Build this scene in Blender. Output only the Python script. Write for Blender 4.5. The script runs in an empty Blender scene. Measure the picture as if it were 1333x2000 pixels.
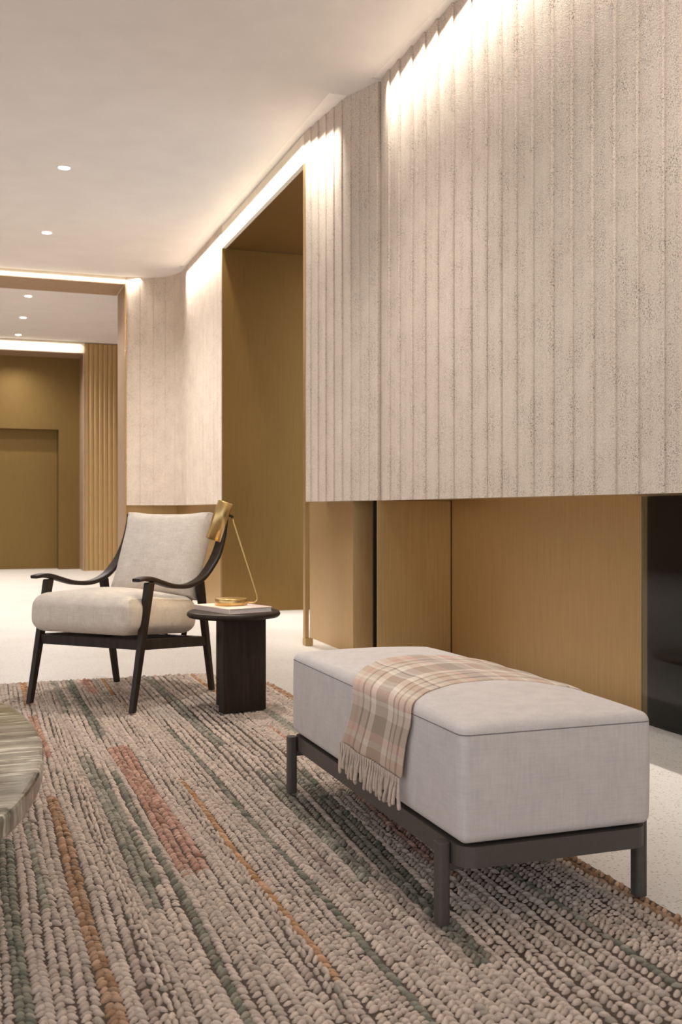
import bpy, bmesh, math, random
import numpy as np
from mathutils import Vector, Matrix

S = bpy.context.scene
COL = S.collection
random.seed(7)
rng = np.random.default_rng(7)

# ------------------------------------------------------------------ camera
YAW = math.atan(726.5 / 2041.0)          # the long wall runs along +Y, camera turned to the right
cd = bpy.data.cameras.new('camera')
cam = bpy.data.objects.new('camera', cd)
COL.objects.link(cam)
cam.location = (0, 0, 0.95)
cam.rotation_euler = (math.radians(90), 0, -YAW)
cd.sensor_fit = 'HORIZONTAL'
cd.sensor_width = 36.0
cd.lens = 36.0 * 2041.0 / 1333.0
cd.shift_y = -2.0 / 1333.0
cd.clip_end = 100
cd.dof.use_dof = True
cd.dof.focus_distance = 3.4
cd.dof.aperture_fstop = 9.0
S.camera = cam

# ------------------------------------------------------------------ world and exposure
w = bpy.data.worlds.new('world')
S.world = w
w.use_nodes = True
bg = w.node_tree.nodes['Background']
bg.inputs[0].default_value = (0.95, 0.98, 1.04, 1)
bg.inputs[1].default_value = 0.74
S.view_settings.view_transform = 'Standard'
S.view_settings.look = 'None'
S.view_settings.exposure = 0.84
S.view_settings.gamma = 1.0
S.view_settings.use_curve_mapping = False
S.cycles.max_bounces = 8
S.cycles.diffuse_bounces = 5
S.cycles.use_denoising = True
S.cycles.sample_clamp_indirect = 6.0

FL = -0.018        # floor level; the rug's top is at about 0
CZ = 3.66          # ceiling
SZ = 1.0165        # underside of the stone cladding
WARM = (1.0, 0.945, 0.87)

def area_light(name, loc, rot, sx, sy, power, color=WARM, spread=180):
    l = bpy.data.lights.new(name, 'AREA')
    l.shape = 'RECTANGLE'; l.size = sx; l.size_y = sy
    l.energy = power; l.color = color; l.spread = math.radians(spread)
    o = bpy.data.objects.new(name, l)
    COL.objects.link(o); o.location = loc; o.rotation_euler = rot
    return o

# cove strips: real linear lamps in the slot between ceiling and wall, grazing down the stone
TILT = math.radians(11)
area_light('cove_light', (2.394, 1.5, CZ - .002), (0, -TILT, 0), .02, 9.0, 36, spread=50)
area_light('cove_light', (2.22, 9.02, CZ - .002), (0, -TILT, 0), .02, 4.9, 25, spread=50)
area_light('cove_light', (-1.0, 12.25, CZ - .006), (TILT, 0, 0), 5.76, .04, 17, spread=120)
area_light('cove_light', (-1.1, 17.25, CZ - .006), (TILT, 0, 0), 5.6, .04, 11, spread=120)

def spot(loc, power, angle=75, blend=.5, radius=.04):
    l = bpy.data.lights.new('downlight_or_fill', 'SPOT')
    l.energy = power; l.color = (1.0, .96, .91)
    l.spot_size = math.radians(angle); l.spot_blend = blend; l.shadow_soft_size = radius
    o = bpy.data.objects.new('downlight_or_fill', l)
    COL.objects.link(o); o.location = loc
    return o
# downlights over chair and bench; the unseen left row is added to brighten floors
for p, e in (((1.3, 5.25), 112), ((1.45, 3.0), 74), ((-1.3, 8.5), 70), ((-1.3, 10.54), 80), ((-1.3, 13.73), 120), ((-1.3, 16.0), 120)):
    spot((p[0], p[1], CZ - .02), e, 120, 1.0, .05)

# ------------------------------------------------------------------ helpers
def lin(r, g, b):
    f = lambda v: (v / 255) / 12.92 if v <= 10 else ((v / 255 + .055) / 1.055) ** 2.4
    return (f(r), f(g), f(b), 1)

class NT:
    def __init__(s, name):
        s.m = bpy.data.materials.new(name); s.m.use_nodes = True
        s.t = s.m.node_tree; s.b = s.t.nodes['Principled BSDF']
    def n(s, typ, **kw):
        x = s.t.nodes.new(typ)
        for k, v in kw.items():
            if isinstance(v, tuple) and k in ('inp',): continue
            setattr(x, k, v)
        return x
    def l(s, a, b): s.t.links.new(a, b)
    def coord(s, scale=(1, 1, 1), out='Object'):
        tc = s.n('ShaderNodeTexCoord'); mp = s.n('ShaderNodeMapping')
        mp.inputs['Scale'].default_value = scale
        s.l(tc.outputs[out], mp.inputs[0]); return mp.outputs[0]
    def noise(s, vec, scale, detail=3, rough=.5):
        x = s.n('ShaderNodeTexNoise'); s.l(vec, x.inputs['Vector'])
        x.inputs['Scale'].default_value = scale; x.inputs['Detail'].default_value = detail
        x.inputs['Roughness'].default_value = rough
        return x.outputs['Fac']
    def ramp(s, fac, stops, interp='LINEAR'):
        r = s.n('ShaderNodeValToRGB'); r.color_ramp.interpolation = interp
        e = r.color_ramp.elements
        while len(e) < len(stops): e.new(.5)
        for q, (p, c) in zip(e, stops):
            q.position = p; q.color = c if len(c) == 4 else (*c, 1)
        s.l(fac, r.inputs[0]); return r.outputs[0]
    def mix(s, fac, a, b, mode='MIX'):
        x = s.n('ShaderNodeMix', data_type='RGBA', blend_type=mode)
        for sock, v in ((x.inputs[0], fac), (x.inputs[6], a), (x.inputs[7], b)):
            if hasattr(v, 'links'): s.l(v, sock)
            else: sock.default_value = v
        return x.outputs[2]
    def math(s, op, a, b=0.0):
        x = s.n('ShaderNodeMath', operation=op)
        for i, v in enumerate((a, b)):
            if hasattr(v, 'links'): s.l(v, x.inputs[i])
            else: x.inputs[i].default_value = v
        return x.outputs[0]
    def bump(s, h, strength=.3, dist=.002):
        x = s.n('ShaderNodeBump'); x.inputs['Strength'].default_value = strength
        x.inputs['Distance'].default_value = dist
        s.l(h, x.inputs['Height']); s.l(x.outputs[0], s.b.inputs['Normal'])
    def set(s, **kw):
        for k, v in kw.items():
            sock = s.b.inputs[k.replace('_', ' ')]
            if hasattr(v, 'links'): s.l(v, sock)
            else: sock.default_value = v
        return s.m

# ------------------------------------------------------------------ materials
def m_stone():
    t = NT('speckled_stone'); v = t.coord()
    base = t.ramp(t.noise(v, 3.0, 4), [(.3, lin(204, 188, 172)), (.7, lin(218, 204, 188))])
    blot = t.ramp(t.noise(v, 7, 3), [(.32, (.15, .15, .15)), (.68, (1, 1, 1))])
    c = base; darks = None
    gr = t.noise(v, 240, 3, .6)
    c = t.mix(.55, c, t.ramp(gr, [(.30, lin(150, 132, 116)), (.50, lin(206, 190, 174)), (.72, lin(232, 220, 206))]))
    for sc, thr, pres, amt, col in ((260, .46, .40, .5, lin(140, 121, 104)), (150, .40, .42, .8, lin(106, 88, 74)), (100, .30, .55, .9, lin(82, 68, 56))):
        vo = t.n('ShaderNodeTexVoronoi'); t.l(v, vo.inputs['Vector']); vo.inputs['Scale'].default_value = sc
        sp = t.n('ShaderNodeSeparateColor'); t.l(vo.outputs['Color'], sp.inputs[0])
        d = t.math('MULTIPLY', t.math('LESS_THAN', vo.outputs['Distance'], thr), t.math('GREATER_THAN', sp.outputs[0], pres))
        d = t.math('MULTIPLY', t.math('MULTIPLY', d, blot), t.math('ADD', t.math('MULTIPLY', sp.outputs[1], .6), .4))
        c = t.mix(t.math('MULTIPLY', d, amt), c, col); dark = d
    t.bump(t.math('SUBTRACT', t.noise(v, 160, 3), t.math('MULTIPLY', dark, .5)), .35, .003)
    return t.set(Base_Color=c, Roughness=.85)

def m_plain(name, rgb, rough=.8, nscale=40, namp=.06, bump=.05, metal=0.0, spec=.5):
    t = NT(name); v = t.coord()
    n = t.noise(v, nscale, 4)
    a = lin(*[max(0, x * (1 - namp)) for x in rgb]); b = lin(*[min(255, x * (1 + namp)) for x in rgb])
    t.bump(n, bump, .002)
    return t.set(Base_Color=t.ramp(n, [(.3, a), (.7, b)]), Roughness=rough, Metallic=metal, Specular_IOR_Level=spec)

def m_brass(name, rgb, rough=.42):
    t = NT(name); v = t.coord((60, 60, .6)); v2 = t.coord()
    n = t.noise(v, 6, 3); n2 = t.noise(v2, 1.2, 2)
    a = lin(*[x * .95 for x in rgb]); b = lin(*[min(255, x * 1.05) for x in rgb])
    r = t.math('ADD', t.math('MULTIPLY', n2, .10), rough - .05)
    t.bump(n, .03, .001)
    return t.set(Base_Color=t.ramp(n, [(.3, a), (.7, b)]), Roughness=r, Metallic=.85)

def m_wood():
    t = NT('dark_wood'); v = t.coord((14, 14, 1.2)); n = t.noise(v, 4, 6, .6)
    c = t.ramp(n, [(.28, lin(30, 21, 14)), (.55, lin(46, 33, 22)), (.8, lin(62, 46, 31))])
    t.bump(n, .15, .001)
    return t.set(Base_Color=c, Roughness=.5, Specular_IOR_Level=.3)

def m_fabric(name, rgb, weave=900, amp=.10):
    t = NT(name); v = t.coord()
    slub = t.noise(t.coord((1, 1, 14)), 22, 4); slub2 = t.noise(t.coord((14, 14, 1)), 16, 4)
    cloud = t.noise(v, 18, 5, .65)
    k = t.math('ADD', t.math('ADD', t.math('MULTIPLY', slub, .32), t.math('MULTIPLY', slub2, .32)), t.math('MULTIPLY', cloud, .36))
    a = lin(*[x * (1 - amp) for x in rgb]); b = lin(*[min(255, x * (1 + amp * .7)) for x in rgb])
    c = t.ramp(k, [(.38, a), (.62, b)])
    t.bump(t.math('ADD', t.noise(v, weave, 2), slub), .25, .0015)
    return t.set(Base_Color=c, Roughness=.95, Specular_IOR_Level=.2, Sheen_Weight=.15)

def m_floor():
    t = NT('pale_terrazzo'); v = t.coord()
    base = t.ramp(t.noise(v, 1.5, 5), [(.3, lin(196, 189, 182)), (.7, lin(206, 200, 193))])
    vo = t.n('ShaderNodeTexVoronoi'); t.l(v, vo.inputs['Vector']); vo.inputs['Scale'].default_value = 75
    dark = t.math('MULTIPLY', t.math('LESS_THAN', vo.outputs['Distance'], .26), t.math('GREATER_THAN', t.noise(v, 35, 1), .48))
    n2 = t.math('GREATER_THAN', t.noise(v, 130, 2), .58)
    c = t.mix(t.math('MULTIPLY', n2, .3), base, lin(170, 152, 134))
    c = t.mix(t.math('MULTIPLY', dark, .6), c, lin(120, 102, 86))
    t.bump(t.noise(v, 150, 2), .08, .001)
    return t.set(Base_Color=c, Roughness=.42)

def m_marble():
    t = NT('streaked_marble')
    v = t.coord((1.3, 10, 3)); n = t.noise(v, 2.4, 6, .58)
    v2 = t.coord((2.2, 22, 8)); n2 = t.noise(v2, 2.0, 4, .55)
    v3 = t.coord((1.0, 3.5, 2)); n3 = t.noise(v3, 2.0, 2)
    c = t.ramp(n, [(.36, lin(52, 52, 44)), (.46, lin(100, 97, 82)), (.55, lin(134, 130, 112)), (.64, lin(172, 167, 152))])
    c = t.mix(t.ramp(n3, [(.4, (0, 0, 0)), (.6, (.5, .5, .5))]), c, lin(138, 132, 124))
    c = t.mix(t.ramp(n2, [(.57, (0, 0, 0)), (.63, (.9, .9, .9))]), c, lin(214, 208, 192))
    return t.set(Base_Color=c, Roughness=.12, Specular_IOR_Level=.45)

def m_plaid():
    t = NT('plaid_wool')
    uv = t.n('ShaderNodeUVMap'); sp = t.n('ShaderNodeSeparateXYZ'); t.l(uv.outputs[0], sp.inputs[0])
    C = dict(b=lin(208, 189, 168), p=lin(206, 160, 142), t=lin(158, 140, 120), c=lin(232, 218, 198), k=lin(122, 98, 80), o=lin(188, 148, 118))
    def stripes(sock, period, spec, off=0.0):
        f = t.math('FRACT', t.math('ADD', t.math('DIVIDE', sock, period), off))
        return t.ramp(f, [(p, C[c]) for p, c in spec], 'CONSTANT')
    A = stripes(sp.outputs[0], .36, [(0, 'o'), (.10, 'b'), (.15, 'p'), (.22, 't'), (.36, 'b'), (.44, 'c'), (.47, 'p'), (.56, 'b'),
                                     (.60, 'c'), (.63, 'b'), (.68, 'o'), (.78, 'c'), (.81, 'b'), (.86, 'k'), (.88, 'c'), (.92, 'b')])
    B = stripes(sp.outputs[1], .46, [(0, 'b'), (.07, 'k'), (.10, 'b'), (.17, 'k'), (.19, 'b'), (.24, 'k'), (.26, 'c'), (.34, 't'),
                                     (.55, 'c'), (.63, 'k'), (.66, 'b'), (.76, 'k'), (.79, 'b'), (.85, 'p'), (.90, 'b')])
    c = t.mix(.5, A, B)
    v = t.coord(); n = t.noise(v, 500, 2)
    c = t.mix(.10, c, t.ramp(n, [(.3, lin(150, 130, 112)), (.7, lin(240, 225, 205))]))
    t.bump(n, .3, .0015)
    return t.set(Base_Color=c, Roughness=.95, Specular_IOR_Level=.15, Sheen_Weight=.3)

def m_rug():
    t = NT('rug_yarn'); at = t.n('ShaderNodeAttribute', attribute_name='Col')
    v = t.coord(); n = t.noise(v, 420, 3)
    c = t.mix(.35, at.outputs['Color'], t.ramp(n, [(.25, (.35, .35, .35)), (.75, (1, 1, 1))]), 'MULTIPLY')
    t.bump(n, .5, .003)
    return t.set(Base_Color=c, Roughness=1.0, Specular_IOR_Level=.1)

def m_emit(name, rgb, strength):
    t = NT(name)
    t.b.inputs['Emission Color'].default_value = (*rgb, 1); t.b.inputs['Emission Strength'].default_value = strength
    return t.set(Base_Color=(.9, .9, .9, 1))

def m_glass():
    t = NT('smoked_glass'); v = t.coord()
    r = t.math('ADD', t.math('MULTIPLY', t.noise(v, 2, 2), .03), .02)
    return t.set(Base_Color=(.34, .36, .35, 1), Roughness=r, Transmission_Weight=1.0, IOR=1.28, Specular_IOR_Level=.06)

STONE = m_stone()
CEIL = m_plain('ceiling_paint', (222, 217, 213), .9, 4, .012, .02)
CREAM = m_plain('cream_plaster', (232, 220, 200), .8, 20, .02, .03)
TRIMW = m_plain('white_trim', (246, 242, 238), .7, 20, .01, .02)
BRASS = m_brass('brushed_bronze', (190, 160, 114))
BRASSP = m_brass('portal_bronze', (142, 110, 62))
BRASSD = m_brass('deep_bronze', (126, 102, 60), .42)
TAUPE = m_plain('taupe_metal', (176, 150, 126), .5, 12, .03, .02, .5)
DARK = m_plain('dark_gap', (30, 22, 15), .9, 40, .05, .05, 0.0, .05)
BLACK = m_plain('firebox_black', (52, 54, 51), .8)
WOOD = m_wood()
LINEN = m_fabric('linen_grey', (210, 201, 195), 900, .04)
BOUCLE = m_fabric('cream_upholstery', (214, 202, 188), 700, .07)
FLOOR = m_floor()
MARBLE = m_marble()
PLAID = m_plaid()
TASSEL = m_fabric('fringe_wool', (206, 188, 172), 600, .1)
RUGM = m_rug()
RUGB = m_plain('rug_backing', (80, 67, 57), 1.0, 200, .2, .3)
GREYM = m_plain('bench_metal', (84, 77, 71), .5, 60, .03, .04, .15)
SEAM = m_plain('seam_thread', (120, 110, 106), .9)
LAMPB = m_brass('polished_brass', (208, 176, 118), .28)
BOOKC = m_plain('pink_bookcloth', (226, 204, 192), .7, 300, .03, .1)
PAGES = m_plain('book_pages', (222, 212, 204), .9, 400, .04, .1)
GLASS = m_glass()
LED = m_emit('downlight_led', (1, .93, .82), 12)
BULB = m_emit('lamp_bulb', (1, .8, .5), 5)

# ------------------------------------------------------------------ mesh helpers
def link(name, me, mat, parent=None, smooth=False):
    me.materials.append(mat)
    if smooth:
        me.polygons.foreach_set('use_smooth', [True] * len(me.polygons))
    o = bpy.data.objects.new(name, me); COL.objects.link(o)
    if parent: o.parent = parent
    return o
def from_bm(name, bm, mat, parent=None, smooth=False):
    bmesh.ops.recalc_face_normals(bm, faces=bm.faces)
    me = bpy.data.meshes.new(name); bm.to_mesh(me); bm.free()
    return link(name, me, mat, parent, smooth)
def from_np(name, v, f, mat, parent=None, smooth=True):
    me = bpy.data.meshes.new(name)
    me.from_pydata([tuple(x) for x in v], [], [tuple(int(i) for i in q) for q in f]); me.update()
    return link(name, me, mat, parent, smooth)
def tag(o, label=None, cat=None, group=None, kind=None):
    for k, v in (('label', label), ('category', cat), ('group', group), ('kind', kind)):
        if v: o[k] = v
    return o
def struct(o): o['kind'] = 'structure'; return o
def bm_box(x0, x1, y0, y1, z0, z1, bev=0.0, seg=2):
    bm = bmesh.new(); bmesh.ops.create_cube(bm, size=1)
    for v in bm.verts:
        v.co = Vector(((x0 + x1) / 2 + v.co.x * (x1 - x0), (y0 + y1) / 2 + v.co.y * (y1 - y0), (z0 + z1) / 2 + v.co.z * (z1 - z0)))
    if bev: bmesh.ops.bevel(bm, geom=bm.edges[:], offset=bev, segments=seg, affect='EDGES', profile=.5)
    return bm
def box(name, x0, x1, y0, y1, z0, z1, mat, parent=None, bev=0.0, seg=2):
    return from_bm(name, bm_box(x0, x1, y0, y1, z0, z1, bev, seg), mat, parent)
def prism(name, pts, z0, z1, mat, parent=None, bev=0.0):
    bm = bmesh.new()
    f = bm.faces.new([bm.verts.new((p[0], p[1], z0)) for p in pts])
    r = bmesh.ops.extrude_face_region(bm, geom=[f])
    for v in r['geom']:
        if isinstance(v, bmesh.types.BMVert): v.co.z = z1
    if bev: bmesh.ops.bevel(bm, geom=bm.edges[:], offset=bev, segments=2, affect='EDGES', profile=.5)
    return from_bm(name, bm, mat, parent)
def empty(name, loc=(0, 0, 0), rz=0.0):
    o = bpy.data.objects.new(name, None); COL.objects.link(o); o.location = loc; o.rotation_euler = (0, 0, rz)
    o.empty_display_size = .1
    return o
def lathe(name, prof, mat, parent=None, seg=40, M=None, smooth=True):
    bm = bmesh.new(); rings = []
    for r, z in prof:
        if r < 1e-6: rings.append([bm.verts.new((0, 0, z))])
        else: rings.append([bm.verts.new((r * math.cos(2 * math.pi * i / seg), r * math.sin(2 * math.pi * i / seg), z)) for i in range(seg)])
    for a, b in zip(rings, rings[1:]):
        for i in range(seg):
            j = (i + 1) % seg
            if len(a) == 1: bm.faces.new((a[0], b[i], b[j]))
            elif len(b) == 1: bm.faces.new((a[i], b[0], a[j]))
            else: bm.faces.new((a[i], a[j], b[j], b[i]))
    if M is not None: bmesh.ops.transform(bm, matrix=M, verts=bm.verts)
    return from_bm(name, bm, mat, parent, smooth)
def tube_np(path, rad, seg=10):
    P = [Vector(p) for p in path]; V = []; F = []
    n = len(P); ref = None
    for i, p in enumerate(P):
        d = (P[min(i + 1, n - 1)] - P[max(i - 1, 0)]).normalized()
        if ref is None: ref = d.orthogonal().normalized()
        ref = (ref - d * ref.dot(d)).normalized(); b = d.cross(ref)
        r = rad[i] if hasattr(rad, '__len__') else rad
        for k in range(seg):
            a = 2 * math.pi * k / seg; V.append(p + (ref * math.cos(a) + b * math.sin(a)) * r)
    for i in range(n - 1):
        for k in range(seg):
            j = (k + 1) % seg; F.append((i * seg + k, i * seg + j, (i + 1) * seg + j, (i + 1) * seg + k))
    F.append(tuple(range(seg))[::-1]); F.append(tuple(range((n - 1) * seg, n * seg)))
    return V, F
def tube(name, path, rad, mat, parent=None, seg=10):
    V, F = tube_np(path, rad, seg); return from_np(name, V, F, mat, parent, True)
def catmull(P, n=8):
    P = [np.array(p, float) for p in P]; Q = [2 * P[0] - P[1]] + P + [2 * P[-1] - P[-2]]; out = []
    for i in range(1, len(Q) - 2):
        for k in range(n):
            t = k / n
            out.append(.5 * (2 * Q[i] + (Q[i + 1] - Q[i - 1]) * t + (2 * Q[i - 1] - 5 * Q[i] + 4 * Q[i + 1] - Q[i + 2]) * t * t + (3 * Q[i] - Q[i - 1] - 3 * Q[i + 1] + Q[i + 2]) * t ** 3))
    out.append(P[-1]); return out
def bar(name, p0, p1, w0, w1, d0, d1, mat, parent, wdir=(1, 0, 0), bev=.004):
    """tapered bar: width w along wdir, depth d across, cut flat (horizontal) at both ends"""
    p0, p1, wd = Vector(p0), Vector(p1), Vector(wdir).normalized()
    ax = (p1 - p0).normalized(); dd = ax.cross(wd).normalized()
    if abs(ax.z) > .5: dd = Vector((dd.x, dd.y, 0)).normalized()
    bm = bmesh.new(); R = []
    for p, w_, d_ in ((p0, w0, d0), (p1, w1, d1)):
        R.append([bm.verts.new(p + wd * (a * w_ / 2) + dd * (b * d_ / 2)) for a, b in ((-1, -1), (1, -1), (1, 1), (-1, 1))])
    bm.faces.new(R[0][::-1]); bm.faces.new(R[1])
    for i in range(4):
        j = (i + 1) % 4; bm.faces.new((R[0][i], R[0][j], R[1][j], R[1][i]))
    bmesh.ops.bevel(bm, geom=bm.edges[:], offset=bev, segments=2, affect='EDGES', profile=.5)
    return from_bm(name, bm, mat, parent, False)
def cushion_np(sx, sy, sz, r, crown=0.0, crownb=0.0, bulge=0.0, N=28, ears=0.0, px=1.0, py=1.0):
    """rounded box, centre at origin; crown lifts the middle of top / bottom, bulge swells the sides"""
    bm = bmesh.new(); bmesh.ops.create_cube(bm, size=2)
    bmesh.ops.subdivide_edges(bm, edges=bm.edges[:], cuts=N - 1, use_grid_fill=True)
    h = np.array([sx, sy, sz]) / 2; rr = np.minimum(r, h * .98)
    V = np.array([v.co[:] for v in bm.verts])
    # concentrate samples at the edges
    V = np.sign(V) * (1 - (1 - np.abs(V)) ** 1.5)
    P = V * h; q = np.clip(P, -(h - rr), h - rr); d = P - q
    L = np.linalg.norm(d / rr, axis=1); L[L < 1e-9] = 1
    P = q + d / L[:, None] * np.where(np.max(np.abs(d / rr), axis=1) > 0, 1, 1)[:, None]
    m = np.max(np.abs(d / rr), axis=1) < 1e-9
    P[m] = q[m]
    x, y, z = P[:, 0] / h[0], P[:, 1] / h[1], P[:, 2] / h[2]
    f = np.clip(1 - x ** 2, 0, 1) ** px * np.clip(1 - y ** 2, 0, 1) ** py
    P2 = P.copy()
    P2[:, 2] += np.where(z > 0, crown * f * z, 0) + np.where(z < 0, crownb * f * z, 0)
    g = np.clip(1 - z ** 2, 0, 1)
    P2[:, 0] += bulge * x * g * (1 - np.abs(y) ** 3 * .5); P2[:, 1] += bulge * y * g * (1 - np.abs(x) ** 3 * .5)
    if ears:
        e = ears * (np.abs(V[:, 0]) ** 4) * (np.abs(V[:, 1]) ** 4)
        P2[:, 0] += e * np.sign(V[:, 0]); P2[:, 1] += e * np.sign(V[:, 1])
    for v, p in zip(bm.verts, P2): v.co = p
    return bm

# ------------------------------------------------------------------ room shell
struct(box('floor', -7, 4, -3.5, 20, FL - .1, FL, FLOOR))
ceil = struct(prism('ceiling', [(-7, -3.5), (2.38, -3.5), (2.38, 6.12), (2.75, 6.12), (2.75, 6.41), (2.2, 6.41), (2.2, 11.54), (2.75, 11.54),
                         (2.75, 12.5), (1.90, 12.5), (1.90, 12.2), (-7, 12.2)], CZ, CZ + .03, CEIL))
box('ceiling_bay', -7, 3.4, 13.0, 17.2, CZ, CZ + .03, CEIL, ceil)
box('light_seal_slab', -7, 4.2, -3.5, 20, CZ + .06, CZ + .2, CEIL, ceil)  # unseen slab, added to keep world light from leaking through the slots
tr = struct(box('trim_1', 2.38, 2.75, -3.5, 6.12, CZ + .014, CZ + .055, TRIMW))
struct(box('trim_2', 2.2, 2.75, 6.41, 11.54, CZ + .014, CZ + .055, TRIMW))
struct(box('trim_3', -7, 1.90, 12.2, 12.5, CZ + .014, CZ + .055, TRIMW))
struct(box('trim_4', -7, 3.4, 17.2, 17.5, CZ + .014, CZ + .055, TRIMW))

def at_path(path, s):
    for a, b in zip(path, path[1:]):
        L = math.hypot(b[0] - a[0], b[1] - a[1])
        if s <= L + 1e-6:
            d = ((b[0] - a[0]) / L, (b[1] - a[1]) / L)
            return (a[0] + d[0] * s, a[1] + d[1] * s), (-d[1], d[0])
        s -= L
    d = ((b[0] - a[0]) / L, (b[1] - a[1]) / L)
    return b, (-d[1], d[0])
def stone_ribs(parent, path, seams, proud=.013, back=.05, gap=.0005):
    """one stone rib per seam interval; path runs from near to far, room on its left"""
    for s0, s1 in zip(seams, seams[1:]):
        (a, na), (b, nb) = at_path(path, s0 + gap), at_path(path, s1 - gap)
        (m, nm) = at_path(path, (s0 + s1) / 2)
        o = lambda p, n, k: (p[0] + n[0] * k, p[1] + n[1] * k)
        d = ((b[0] - a[0]) / (s1 - s0), (b[1] - a[1]) / (s1 - s0))
        a2 = (a[0] + d[0] * .004, a[1] + d[1] * .004)
        pts = [o(a, na, -back), o(b, nb, -back), o(b, nb, 0), o(m, nm, proud * .42), o(a2, na, proud), o(a, na, proud - .004)]
        prism('stone_rib', pts, SZ, CZ + .014, STONE, parent)
def cum(path):
    return sum(math.hypot(b[0] - a[0], b[1] - a[1]) for a, b in zip(path, path[1:]))

# near stone wall, hanging above the bronze alcove
seamY = [6.13, 5.97, 5.811, 5.618, 5.436, 5.264, 5.069, 4.857, 4.687, 4.537, 4.385, 4.232, 4.058, 3.899, 3.738, 3.581, 3.428, 3.266]
while seamY[-1] > 0.4: seamY.append(seamY[-1] - .158)
seamY = seamY[::-1]
wr = struct(box('wall_right', 2.5, 2.6, -2.5, 6.13, SZ + .003, CZ, STONE))
stone_ribs(wr, [(2.45, seamY[0]), (2.45, 6.13)], [y - seamY[0] for y in seamY])
# stone pillar, a step proud of it
pB = [(2.43, 6.13), (2.345, 6.385), (2.275, 7.19)]
wp = struct(prism('wall_pillar', [(2.52, 6.15), (2.43, 6.40), (2.36, 7.19), (2.6, 7.19), (2.6, 6.15)], SZ + .003, CZ, STONE))
L1 = math.hypot(.085, .255); L2 = cum(pB) - L1
stone_ribs(wp, pB, [0, L1 * .33, L1 * .67, L1], .006)
stone_ribs(wp, pB, [L1 + L2 * k / 6 for k in range(7)], .009)
# stone corner beyond the portal
arc = [(2.27 - .62 + .62 * math.cos(a), 11.68 + .62 * math.sin(a)) for a in [math.radians(k * 10) for k in range(10)]]
pC = [(2.27, 9.78)] + arc + [(1.72, 12.3)] if arc[-1][0] > 1.72 else [(2.27, 9.78)] + [p for p in arc if p[0] > 1.73] + [(1.72, 12.299)]
wc = struct(prism('wall_corner', [(2.36, 9.78), (2.36, 12.4), (1.72, 12.4), (1.72, 12.36), (2.2, 12.36), (2.32, 12.2), (2.32, 9.78)], SZ + .003, CZ, STONE))
LC = cum(pC)
stone_ribs(wc, pC, [LC * k / 17 for k in range(18)], .0025, .045, .0001)
# bronze alcove under the near stone, with dark glass
wa = struct(box('wall_alcove', 3.0, 3.1, -2.5, 8.6, FL, 1.3, DARK))
box('bronze_panel', 2.945, 2.985, 3.6, 6.137, FL, SZ + .03, BRASS, wa, .002)
box('bronze_panel', 2.428, 2.942, 6.14, 6.17, FL, SZ, BRASS, wa, .002)
box('shadow_strip', 2.41, 2.427, 6.15, 6.17, FL, SZ, DARK, wa)
box('bronze_soffit', 2.49, 2.96, -2.5, 6.6, SZ + .002, SZ + .02, BRASS, wa)
g = struct(box('dark_glass_1', 2.895, 2.903, -2.4, 4.037, FL + .002, SZ, GLASS))  # dark glass panel in front of the firebox, not a window opening
box('firebox_lining', 2.93, 2.943, -2.4, 4.037, FL, SZ, BLACK, g)
# bronze plinth under the pillar
wq = struct(prism('wall_plinth', [(2.435, 6.60), (2.60, 6.57), (2.62, 7.62), (2.458, 7.62)], FL, SZ, BRASS))
prism('shadow_gap_strip', [(2.60, 6.58), (2.615, 6.578), (2.635, 7.62), (2.62, 7.62)], FL, SZ, DARK, wq)  # solid dark strip, its colour standing in for the shade of a gap
prism('plinth_soffit', [(2.44, 6.16), (2.40, 6.40), (2.325, 7.19), (2.8, 7.19), (2.8, 6.16)], SZ + .001, SZ + .012, BRASSD, wq)
t5 = struct(box('trim_5', 2.272, 2.30, 7.15, 7.20, FL, CZ - .21, BRASS))
box('trim_foot', 2.268, 2.325, 7.13, 7.20, FL, .035, BRASS, t5, .002)
# portal
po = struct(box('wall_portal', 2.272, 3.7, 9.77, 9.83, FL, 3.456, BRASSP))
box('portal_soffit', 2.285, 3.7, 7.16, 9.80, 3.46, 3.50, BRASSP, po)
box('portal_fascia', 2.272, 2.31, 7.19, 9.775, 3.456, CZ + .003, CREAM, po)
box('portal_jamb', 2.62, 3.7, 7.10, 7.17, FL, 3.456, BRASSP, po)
# low bronze under the corner stone
wl = struct(prism('wall_base', [(2.33, 9.83), (2.33, 12.36), (1.73, 12.36), (1.73, 12.42), (2.45, 12.42), (2.45, 9.83)], FL, SZ + .002, BRASS))
# back wall: header and pier round the opening to the far bay
wb = struct(box('wall_back', -7, 1.716, 12.3, 13.0, 3.60, CZ + .05, CREAM))
box('header_soffit', -7, 1.70, 12.305, 13.0, 3.59, 3.599, TAUPE, wb)
box('jamb_lining', 1.716, 1.73, 12.31, 13.0, FL, 3.60, TAUPE, wb)
box('pier', 1.731, 3.4, 12.43, 13.0, FL, CZ + .02, TAUPE, wb)
struct(box('trim_6', 1.708, 1.72, 12.285, 12.31, FL, 3.60, LAMPB))
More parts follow.
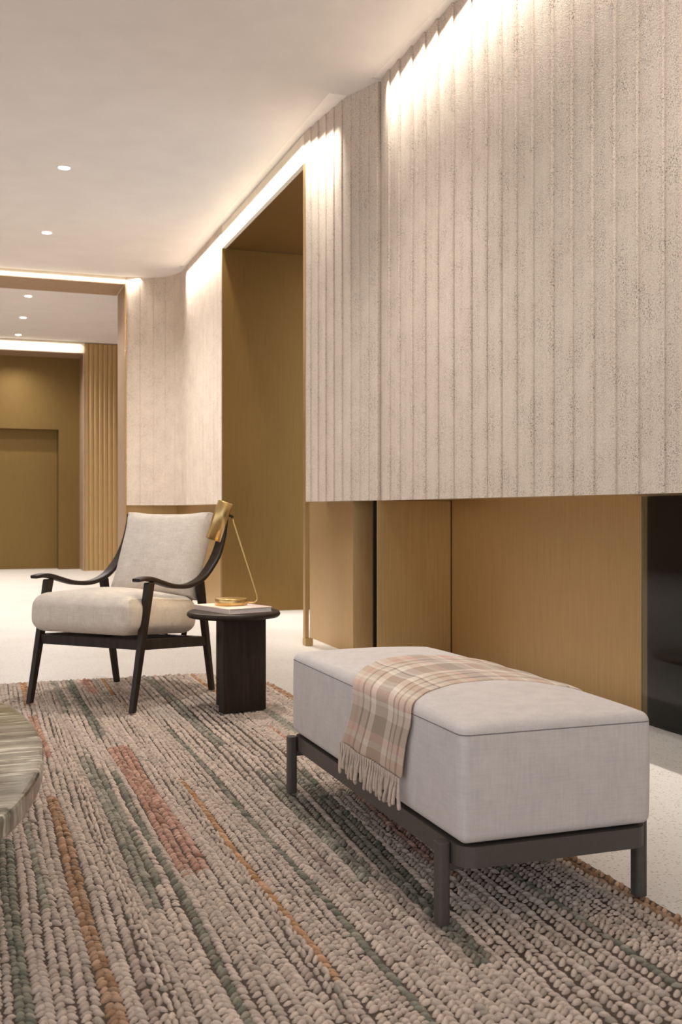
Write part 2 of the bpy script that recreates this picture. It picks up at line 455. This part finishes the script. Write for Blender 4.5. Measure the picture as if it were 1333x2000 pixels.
# far bay
wf = struct(box('wall_far', 1.395, 1.757, 17.9, 18.3, FL, CZ, BRASSD))
box('wall_panel', -7, 1.395, 17.9, 18.3, 2.30, CZ, BRASSD, wf)
box('wall_panel', -7, -.35, 17.9, 18.3, FL, 2.30, BRASSD, wf)
struct(box('door_1', -.35, 1.395, 18.2, 18.28, FL, 2.30, BRASSD))
wh = struct(box('wall_header', -7, 1.757, 17.3, 17.92, 3.50, CZ + .003, CREAM))
box('header_soffit', -7, 1.757, 17.305, 17.9, 3.49, 3.499, TAUPE, wh)
we = struct(box('wall_end', 1.757, 3.4, 17.33, 17.9, FL, CZ + .003, BRASS))
for k in range(10):
    x0 = 1.757 + k * .075
    prism('bronze_rib', [(x0 + .002, 17.33), (x0 + .073, 17.33), (x0 + .073, 17.305), (x0 + .055, 17.298), (x0 + .02, 17.298), (x0 + .002, 17.305)], FL, CZ, BRASS, we)
box('jamb_edge', 1.735, 1.757, 17.29, 17.9, FL, 3.50, TAUPE, we)
struct(box('wall_left_unseen', -4.6, -4.5, 8.0, 18.3, FL, CZ + .05, TAUPE))  # unseen wall, added to dim what the bronze panels reflect
struct(box('wall_bay', 3.3, 3.4, 13.0, 17.33, FL, CZ, STONE))

# ------------------------------------------------------------------ downlights
DL = [((.705, 8.5), 'nearest ceiling downlight, the largest bright dot in the main ceiling', 105),
      ((.71, 10.54), 'second ceiling downlight, just above the lit far header', 210),
      ((.70, 13.73), 'first small downlight of three in the far bay ceiling', 150),
      ((.71, 15.27), 'middle small downlight of three in the far bay ceiling', 150),
      ((.71, 16.79), 'farthest small downlight of three, nearest the end header', 150)]
for (x, y), lab, e in DL:
    d = empty('downlight', (x, y, CZ))
    tag(d, lab, 'downlight', 'recessed ceiling downlights')
    lathe('bezel', [(.058, 0), (.058, -.004), (.046, -.006), (.042, -.001), (.042, 0)], TRIMW, d, 28)
    lathe('lamp_lens', [(0, -.0035), (.041, -.0035), (.041, -.0005), (0, -.0005)], LED, d, 24)
    sp_ = spot((x, y, CZ - .03), e, 150, 1.0, .04)

# ------------------------------------------------------------------ bench
bench = empty('bench', (1.294, 2.7675, 0))
tag(bench, 'long upholstered grey linen bench on a dark metal frame, plaid throw across it', 'bench')
BX, BY = .254, .6525     # half sizes of the cushion
CUZ0, CUZ1 = .197, .455
def rrect(hx, hy, r, n=6):
    P = []
    for cx, cy, a0 in ((hx - r, hy - r, 0), (-hx + r, hy - r, 90), (-hx + r, -hy + r, 180), (hx - r, -hy + r, 270)):
        for k in range(n + 1):
            a = math.radians(a0 + 90 * k / n); P.append((cx + r * math.cos(a), cy + r * math.sin(a)))
    return P
def cush_top(x, y):
    """height of the bench cushion's top at local x,y"""
    fx = max(0, 1 - (x / BX) ** 2); fy = max(0, 1 - (y / BY) ** 2)
    return CUZT + .034 * fx ** .62 * fy ** .5
CUZT = CUZ1 + .010
bm = cushion_np(2 * BX, 2 * BY, CUZT - CUZ0, .022, .034, 0.0, .003, 44, 0.0, .62, .5)
bmesh.ops.translate(bm, vec=(0, 0, (CUZT + CUZ0) / 2), verts=bm.verts)
cu = from_bm('cushion', bm, LINEN, bench, True)
RB = rrect(BX, BY, .022, 8)
V, F = tube_np([(x, y, CUZ1 - .010) for x, y in RB + RB[:1]], .0015, 6)
from_np('seam', V, F, SEAM, cu)
def ring_prism(name, outer, inner, z0, z1, mat, parent):
    bm = bmesh.new(); n = len(outer)
    q = [[bm.verts.new((p[0], p[1], z)) for p in P] for P, z in ((outer, z0), (outer, z1), (inner, z1), (inner, z0))]
    for a, b in zip(q, q[1:] + q[:1]):
        for i in range(n):
            j = (i + 1) % n; bm.faces.new((a[i], a[j], b[j], b[i]))
    return from_bm(name, bm, mat, parent)
fr = ring_prism('frame', rrect(.252, .650, .045), rrect(.22, .61, .02), .143, .191, GREYM, bench)
prism('deck', rrect(.225, .615, .02), .155, .197, DARK, bench)
for sx, yy in ((-1, -.578), (-1, .612), (1, -.578), (1, .612)):
    prism('leg', [(sx * .268 + x, yy + y) for x, y in rrect(.0155, .018, .009, 3)], 0, .19, GREYM, bench, .002)
for yy in (-.578, .612):
    box('crossbar', -.268, .268, yy - .012, yy + .012, .124, .1425, GREYM, bench, .003)

# ------------------------------------------------------------------ throw blanket
def throw():
    # cross-section path over the bench (local x, z), left hem to right hem
    X0 = BX + .011
    P = [(-X0 - .004, .275), (-X0 - .006, .30), (-X0 - .006, .325), (-X0 - .005, .35), (-X0 - .004, .375), (-X0 - .003, .40), (-X0 - .002, .425), (-X0 - .001, .447), (-X0 + .003, .461), (-X0 + .011, .471)]
    for x in np.linspace(-BX * .955, BX * .955, 34): P.append((x, None))
    P += [(X0 - .011, .471), (X0 - .003, .461), (X0 + .001, .447), (X0 + .003, .42), (X0 + .005, .39), (X0 + .006, .36), (X0 + .008, .32)]
    nea = [(0, -.352), (.10, -.370), (.16, -.395), (.20, -.375), (.27, -.315), (.37, -.272), (.50, -.262), (.60, -.29), (.66, -.34), (.75, -.357), (.9, -.357)]
    fa = [(0, .112), (.06, .06), (.12, .025), (.16, .018), (.20, .05), (.27, .13), (.35, .195), (.46, .23), (.62, .23), (.7, .2), (.9, .19)]
    s = 0; S_ = [0]; Q = []
    for x, z in P:
        Q.append((x, z))
    nt = 24; V = []; UV = []
    prev = None; s = 0
    for i, (x, z) in enumerate(Q):
        zz = z if z is not None else cush_top(x, -.1) + .004
        if prev: s += math.hypot(x - prev[0], zz - prev[1])
        prev = (x, zz)
        y0 = np.interp(s, *zip(*nea)); y1 = np.interp(s, *zip(*fa))
        for k in range(nt + 1):
            t = k / nt; y = y0 + (y1 - y0) * t
            z3 = z if z is not None else cush_top(x, y) + .004
            wob = .0025 * math.sin(t * 17 + s * 9) * (1 if z is None else .6)
            dx = 0
            if z is not None and s < .16: dx = -.006 * (1 - s / .16) * (1 + math.sin(t * 11 + 1)) / 2
            V.append((x + dx, y, z3 + max(wob, -.001)))
            UV.append((s, t * .46))
    F = []
    for i in range(len(Q) - 1):
        for k in range(nt):
            a = i * (nt + 1) + k; F.append((a, a + 1, a + nt + 2, a + nt + 1))
    me = bpy.data.meshes.new('throw_blanket')
    me.from_pydata(V, [], F); me.update()
    uvl = me.uv_layers.new(name='UVMap')
    for lp in me.loops: uvl.data[lp.index].uv = UV[lp.vertex_index]
    o = link('throw_blanket', me, PLAID, None, True)
    md = o.modifiers.new('thick', 'SOLIDIFY'); md.thickness = .006; md.offset = 1
    md2 = o.modifiers.new('sub', 'SUBSURF'); md2.levels = 1; md2.render_levels = 1
    return o, V, nt
th, TV, nt = throw()
th.location = bench.location
tag(th, 'fringed beige and blush plaid wool throw draped across the grey bench', 'blanket')
for k in range(30):
    t = (k + .5) / 30; f = t * nt; i = int(f); a = np.array(TV[i]); b = np.array(TV[i + 1]); p = a + (b - a) * (f - i)
    ln = .078 + random.uniform(-.012, .010); dy = random.uniform(-.020, .020); dx = random.uniform(-.012, .001)
    pts = [p + np.array((-.003, 0, .004)), p + np.array((-.004, dy * .1, -.012)), p + np.array((-.005 + dx * .4, dy * .4, -ln * .45)), p + np.array((-.004 + dx, dy * .8, -ln * .85)), p + np.array((-.003 + dx, dy, -ln))]
    V, F = tube_np(catmull(pts, 3), [.0040, .0042, .0040, .0034, .0034, .0038, .0044, .0048, .0050, .0052, .0054, .0050, .003], 7)
    from_np('tassel', V, F, TASSEL, th)

# ------------------------------------------------------------------ lounge chair (local x across, y back)
CH_A = -math.atan2(.70, .714)
chair = empty('lounge_chair', (.748, 5.421, 0), CH_A)
tag(chair, 'dark wood lounge chair with curved open arms and cream cushions', 'chair')
for sx in (-1, 1):
    ux = sx * .308
    bar('leg', (ux, -.352, 0), (ux, -.214, .605), .026, .034, .030, .048, WOOD, chair)
    bar('leg', (ux, .350, 0), (ux, .232, .585), .026, .034, .030, .046, WOOD, chair)
    bar('side_rail', (ux - sx * .004, -.27, .312), (ux - sx * .004, .285, .268), .026, .026, .052, .05, WOOD, chair, (1, 0, 0))
    # arm: ribbon sweeping up into the back post
    path = catmull([(-.322, .622), (-.27, .626), (-.205, .620), (-.12, .598), (-.03, .577), (.08, .567), (.17, .576), (.255, .603), (.325, .650), (.385, .705), (.432, .775), (.462, .850), (.482, .93)], 4)
    n = len(path); VV = []; FF = []
    cs = rrect(.5, .5, .18, 2)
    for i, p in enumerate(path):
        d = path[min(i + 1, n - 1)] - path[max(i - 1, 0)]; d /= np.hypot(*d); nrm = np.array([-d[1], d[0]])
        f = i / (n - 1)
        wdt = np.interp(f, [0, .06, .2, .5, .75, 1], [.044, .052, .046, .048, .056, .044])
        thk = np.interp(f, [0, .12, .5, .8, 1], [.016, .024, .022, .024, .02])
        for a, b in cs:
            q = p + nrm * b * thk; VV.append((ux + a * wdt, q[0], q[1]))
    m = len(cs)
    for i in range(n - 1):
        for k in range(m):
            j = (k + 1) % m; FF.append((i * m + k, i * m + j, (i + 1) * m + j, (i + 1) * m + k))
    FF.append(tuple(range(m))[::-1]); FF.append(tuple(range((n - 1) * m, n * m)))
    a_ = from_np('arm', VV, FF, WOOD, chair, True)
    md = a_.modifiers.new('es', 'EDGE_SPLIT'); md.split_angle = math.radians(50)
bar('front_rail', (-.30, -.275, .312), (.30, -.275, .312), .026, .026, .05, .05, WOOD, chair, (0, 1, 0))
bar('rear_rail', (-.30, .27, .268), (.30, .27, .268), .026, .026, .05, .05, WOOD, chair, (0, 1, 0))
bar('back_rail', (-.30, .468, .86), (.30, .468, .86), .02, .02, .05, .05, WOOD, chair, (0, 1, 0))
for k in range(4):
    bar('back_slat', (-.18 + .12 * k, .275, .285), (-.18 + .12 * k, .462, .86), .03, .03, .014, .014, WOOD, chair)
bm = cushion_np(.59, .61, .185, .058, .042, 0.0, .014, 30)
bmesh.ops.transform(bm, matrix=Matrix.Translation((.0, -.068, .430)) @ Matrix.Rotation(math.radians(-4.5), 4, 'X'), verts=bm.verts)
sc_ = from_bm('seat_cushion', bm, BOUCLE, chair, True)
def seat_seam():
    P = []
    for x, y in rrect(.2985, .3065, .085, 8): P.append(Matrix.Translation((.0, -.068, .430)) @ Matrix.Rotation(math.radians(-4.5), 4, 'X') @ Vector((x, y, .034)))
    P.append(P[0]); V, F = tube_np(P, .0022, 6); return V, F
V, F = seat_seam(); from_np('welt', V, F, BOUCLE, sc_)
bm = cushion_np(.525, .475, .135, .066, .040, .02, -.008, 30, .027)
# local: y of the pad becomes up the back
lean = math.radians(90 - 22)
M = Matrix.Translation((.018, .318, .712)) @ Matrix.Rotation(lean, 4, 'X')
bmesh.ops.transform(bm, matrix=M, verts=bm.verts)
from_bm('back_cushion', bm, BOUCLE, chair, True)

# ------------------------------------------------------------------ side table
st = empty('side_table', (1.203, 4.925, 0), math.radians(11.7))
tag(st, 'small round dark wood side table on two slab legs beside the chair', 'side table')
lathe('tabletop', [(0, .438), (.195, .438), (.215, .441), (.223, .448), (.225, .456), (.222, .464), (.214, .469), (.205, .47), (0, .47)], WOOD, st, 64)
box('slab_leg', -.113, .113, -.122, -.072, .0015, .439, WOOD, st, .003)
box('slab_leg', -.046, .046, -.0715, .105, .0015, .439, WOOD, st, .003)

# ------------------------------------------------------------------ book
bk = empty('book', (1.199, 4.928, .470), math.radians(18))
tag(bk, 'pale pink hardcover book lying under the brass lamp on the side table', 'book')
bx, by = .118, .165
box('cover', -bx, bx, -by, by, 0, .0025, BOOKC, bk, .0008)
box('cover', -bx, bx, -by, by, .0215, .024, BOOKC, bk, .0008)
box('spine', -bx - .002, -bx + .003, -by, by, 0, .024, BOOKC, bk, .001)
box('page_block', -bx + .003, bx - .004, -by + .003, by - .003, .0025, .0215, PAGES, bk)

# ------------------------------------------------------------------ table lamp
lp = empty('table_lamp', (1.215, 4.955, .494))
tag(lp, 'brass desk lamp with tilted tube shade on the pink book', 'lamp')
lathe('base', [(0, 0), (.076, 0), (.078, .002), (.078, .031), (.076, .033), (0, .033)], LAMPB, lp, 48, Matrix.Translation((-.018, 0, 0)))
rt = np.array((-.018, -.02, .424)); rl = np.array((.094, -.062, .055))
pts = catmull([rt, rt * .5 + rl * .5, rl * .93 + rt * .07, rl + np.array((.003, 0, -.02)), rl + np.array((-.004, .006, -.036)), np.array((.078, -.046, .012)), np.array((.045, -.02, .012))], 6)
tube('arm', pts, .0042, LAMPB, lp, 10)
A = np.array((-.052, -.03, .500)); B = np.array((-.110, -.012, .318))
ax = Vector(B - A); Ls = ax.length; qM = Matrix.Translation(Vector(A)) @ ax.to_track_quat('Z', 'Y').to_matrix().to_4x4()
sh = lathe('shade', [(0, 0), (.034, 0), (.037, .003), (.037, Ls), (.0345, Ls), (.0345, .02), (0, .02)], LAMPB, lp, 40, qM)
lathe('bulb', [(0, Ls * .55), (.02, Ls * .6), (.024, Ls * .75), (.015, Ls * .88), (0, Ls * .9)], BULB, sh, 20, qM)
kn = np.array(A) + np.array(B - A) * .40
tube('pivot', [kn + np.array((.03, -.008, .012)), rt + np.array((.004, 0, .003))], .007, WOOD, lp, 10)
l = bpy.data.lights.new('lamp_light', 'SPOT'); l.energy = 2.2; l.color = (1, .78, .5); l.spot_size = math.radians(100); l.shadow_soft_size = .02
lo = bpy.data.objects.new('lamp_light', l); COL.objects.link(lo); lo.parent = lp
lo.location = Vector(A) + ax * .93; lo.rotation_euler = (-ax).to_track_quat('Z', 'Y').to_euler()

# ------------------------------------------------------------------ coffee table
ct = empty('coffee_table', (-.33, 2.86, 0))
tag(ct, 'polished oval streaked marble coffee table at the left edge, only its rim showing', 'coffee table')
def oval(a, b, n=96): return [(b * math.cos(2 * math.pi * k / n), a * math.sin(2 * math.pi * k / n)) for k in range(n)]
bm = bmesh.new(); prof = [(-.012, .300), (-.002, .302), (0, .308), (0, .342), (-.003, .348), (-.010, .350)]
rings = [[bm.verts.new((x * (1 + o / .51), y * (1 + o / 1.1), z)) for x, y in oval(1.1, .51)] for o, z in prof]
for p, q in zip(rings, rings[1:]):
    for i in range(96): bm.faces.new((p[i], p[(i + 1) % 96], q[(i + 1) % 96], q[i]))
bm.faces.new(rings[0][::-1]); bm.faces.new(rings[-1])
o = from_bm('tabletop', bm, MARBLE, ct)
for sy in (-.5, .5):
    prism('pedestal', [(x * .36, sy + y * .2) for x, y in oval(1.0, .6, 40)], .003, .30, MARBLE, ct)

# ------------------------------------------------------------------ rug
RX0, RX1, RY0, RY1 = -.62, 1.588, 1.1, 6.10
rug = empty('area_rug', (0, 0, 0))
tag(rug, 'chunky braided wool rug in beige with green, rust and brown stripes', 'rug')
RR = .55
def rug_ymax(x):
    if x < RX1 - RR: return RY1
    return RY1 - RR + math.sqrt(max(0, RR * RR - (x - (RX1 - RR)) ** 2))
out = [(RX0, RY0), (RX1, RY0)] + [(RX1 - RR + RR * math.cos(a), RY1 - RR + RR * math.sin(a)) for a in np.linspace(0, math.pi / 2, 16)] + [(RX0, RY1)]
prism('backing', out, FL, -.012, RUGB, rug)
CREAMY = np.array(lin(216, 197, 181)[:3]); GREEN = np.array(lin(134, 134, 118)[:3]); BROWN = np.array(lin(182, 142, 108)[:3])
RUST = np.array(lin(202, 156, 134)[:3]); ORANGE = np.array(lin(192, 144, 100)[:3]); SAGE = np.array(lin(160, 156, 140)[:3]); PINKY = np.array(lin(188, 166, 154)[:3])
STR = [  # x, half width, y range, colour
    (.092, .022, 1.0, 3.2, GREEN), (.262, .026, 1.0, 3.62, BROWN), (.286, .022, 4.2, 5.1, RUST), (.283, .02, 5.4, 6.1, ORANGE),
    (.43, .024, 2.55, 4.2, SAGE), (.452, .0098, 2.7, 4.0, GREEN), (.505, .0098, 1.0, 3.9, GREEN), (.574, .042, 2.76, 4.33, RUST),
    (.535, .02, 4.5, 6.1, GREEN), (.717, .0098, 5.5, 6.1, ORANGE), (.712, .0098, 2.03, 3.7, ORANGE), (.82, .0098, 1.0, 4.6, GREEN),
    (.62, .03, 5.6, 6.1, RUST), (.45, .02, 5.2, 6.1, SAGE), (.985, .03, 2.55, 3.7, SAGE), (1.075, .024, 2.0, 3.7, GREEN), (1.14, .0098, 5.3, 6.1, ORANGE),
    (.93, .02, 4.2, 6.1, SAGE), (1.21, .022, 2.5, 4.2, RUST), (1.17, .0098, 4.0, 4.5, RUST), (1.35, .0098, 1.0, 3.1, GREEN),
    (1.573, .02, 1.0, 5.6, BROWN), (.17, .012, 2.6, 3.9, SAGE), (1.32, .03, 4.3, 5.9, SAGE), (.34, .012, 1.6, 2.3, PINKY), (.9, .012, 2.0, 3.0, PINKY)]
def lump(segs, rings):
    V = []; F = []
    th_ = np.linspace(math.radians(104), 0, rings + 1)[:-1]
    for t in th_:
        for k in range(segs):
            a = 2 * math.pi * k / segs; V.append((math.sin(t) * math.cos(a), math.sin(t) * math.sin(a), math.cos(t)))
    V.append((0, 0, 1)); top = len(V) - 1
    for i in range(rings - 1):
        for k in range(segs):
            j = (k + 1) % segs; F.append((i * segs + k, i * segs + j, (i + 1) * segs + j)); F.append((i * segs + k, (i + 1) * segs + j, (i + 1) * segs + k))
    for k in range(segs): F.append(((rings - 1) * segs + k, (rings - 1) * segs + (k + 1) % segs, top))
    return np.array(V), np.array(F)
LN, LF = lump(10, 4), lump(7, 3)
def build_lumps(name, data):
    """data rows: x y ang a b h r g b  (a along, b across)"""
    D = np.array(data)
    VS = []; FS = []; CS = []; off = 0
    for (BV, BF), sel in ((LN, D[:, 1] < 3.4), (LF, D[:, 1] >= 3.4)):
        d = D[sel]
        if not len(d): continue
        P = BV[None] * np.stack([d[:, 3], d[:, 4], d[:, 5]], 1)[:, None]
        # keep the tops a little flattened and tilted like overlapping loops
        P[:, :, 2] += P[:, :, 0] * d[:, 9][:, None]
        c, s_ = np.cos(d[:, 2])[:, None], np.sin(d[:, 2])[:, None]
        X = P[:, :, 0] * c - P[:, :, 1] * s_ + d[:, 0][:, None]; Y = P[:, :, 0] * s_ + P[:, :, 1] * c + d[:, 1][:, None]
        Z = P[:, :, 2] + d[:, 10][:, None] - .0172
        n, m = X.shape
        VS.append(np.stack([X, Y, Z], 2).reshape(-1, 3)); FS.append((BF[None] + (np.arange(n) * m)[:, None, None]).reshape(-1, 3) + off); off += n * m
        CS.append(np.repeat(d[:, 6:9], m, axis=0))
    V = np.concatenate(VS); F = np.concatenate(FS); C = np.concatenate(CS)
    me = bpy.data.meshes.new(name); me.vertices.add(len(V)); me.vertices.foreach_set('co', V.ravel().astype(np.float32))
    me.loops.add(F.size); me.loops.foreach_set('vertex_index', F.ravel().astype(np.int32))
    me.polygons.add(len(F)); me.polygons.foreach_set('loop_start', np.arange(0, F.size, 3, dtype=np.int32))
    me.update(calc_edges=True)
    ca = me.color_attributes.new('Col', 'FLOAT_COLOR', 'POINT')
    ca.data.foreach_set('color', np.concatenate([C, np.ones((len(C), 1))], 1).ravel().astype(np.float32))
    return link(name, me, RUGM, rug, True)
def warp(x, y): return .07 * math.exp(-((x - 1.12) / .17) ** 2) * (min(max(y, 1.6), 4.0) - 2.6)
x = RX0 + .012; bands = []; style_cycle = ['braid', 'bead', 'braid', 'flat', 'braid', 'bead', 'flat', 'bead']
ci = 0
while x < RX1 - .012:
    st_ = random.choice(style_cycle); rows = random.choice((2, 2, 3, 4))
    for c_ in STR:
        if abs(x - c_[0]) < c_[1] + .02 and c_[4] is not PINKY: st_ = 'braid'; rows = 2; break
    wd = {'braid': .0205, 'bead': .0140, 'flat': .0188}[st_]
    data = []
    for r in range(rows):
        if x > RX1 - .008: break
        sgn = 1 if (r % 2) else -1
        y = RY0 + random.random() * .02; pitch = {'braid': .0215, 'bead': .0300, 'flat': .0165}[st_]
        tone = random.uniform(.90, 1.06)
        while y < rug_ymax(x) - .006:
            xx = x + warp(x, y) + .004 * math.sin(y * 5 + x * 40)
            col = CREAMY
            for (sx_, hw, ya, yb, cc) in STR:
                if abs(x - sx_) < hw and ya < y + random.uniform(-.04, .04) < yb: col = cc * .82 + CREAMY * .18 * random.uniform(0, 2); break
            else:
                q = random.random()
                if q < .05: col = CREAMY * .55 + PINKY * .45
                elif q < .09: col = CREAMY * .5 + SAGE * .5
            v_ = tone * random.uniform(.84, 1.12); jx = random.gauss(0, .0012); jy = random.gauss(0, .002)
            if st_ == 'braid': ang = sgn * math.radians(36 + random.gauss(0, 8)); a, b, h = .0155, .0079, .0147; tl = sgn * .18
            elif st_ == 'bead': ang = math.radians(90 + random.gauss(0, 22)); a, b, h = .0168, .0075, .0150; tl = random.gauss(0, .2)
            else: ang = math.radians(random.gauss(6, 10)); a, b, h = .0116, .0064, .0138; tl = random.gauss(0, .1)
            k_ = random.uniform(.9, 1.12)
            data.append((xx + jx, y + jy, ang, a * k_, b * random.uniform(.9, 1.12), h, *(col * v_), tl, random.gauss(0, .0019) - .0010))
            y += pitch * random.uniform(.9, 1.1)
        x += wd
    if data: build_lumps('braided_band', data)
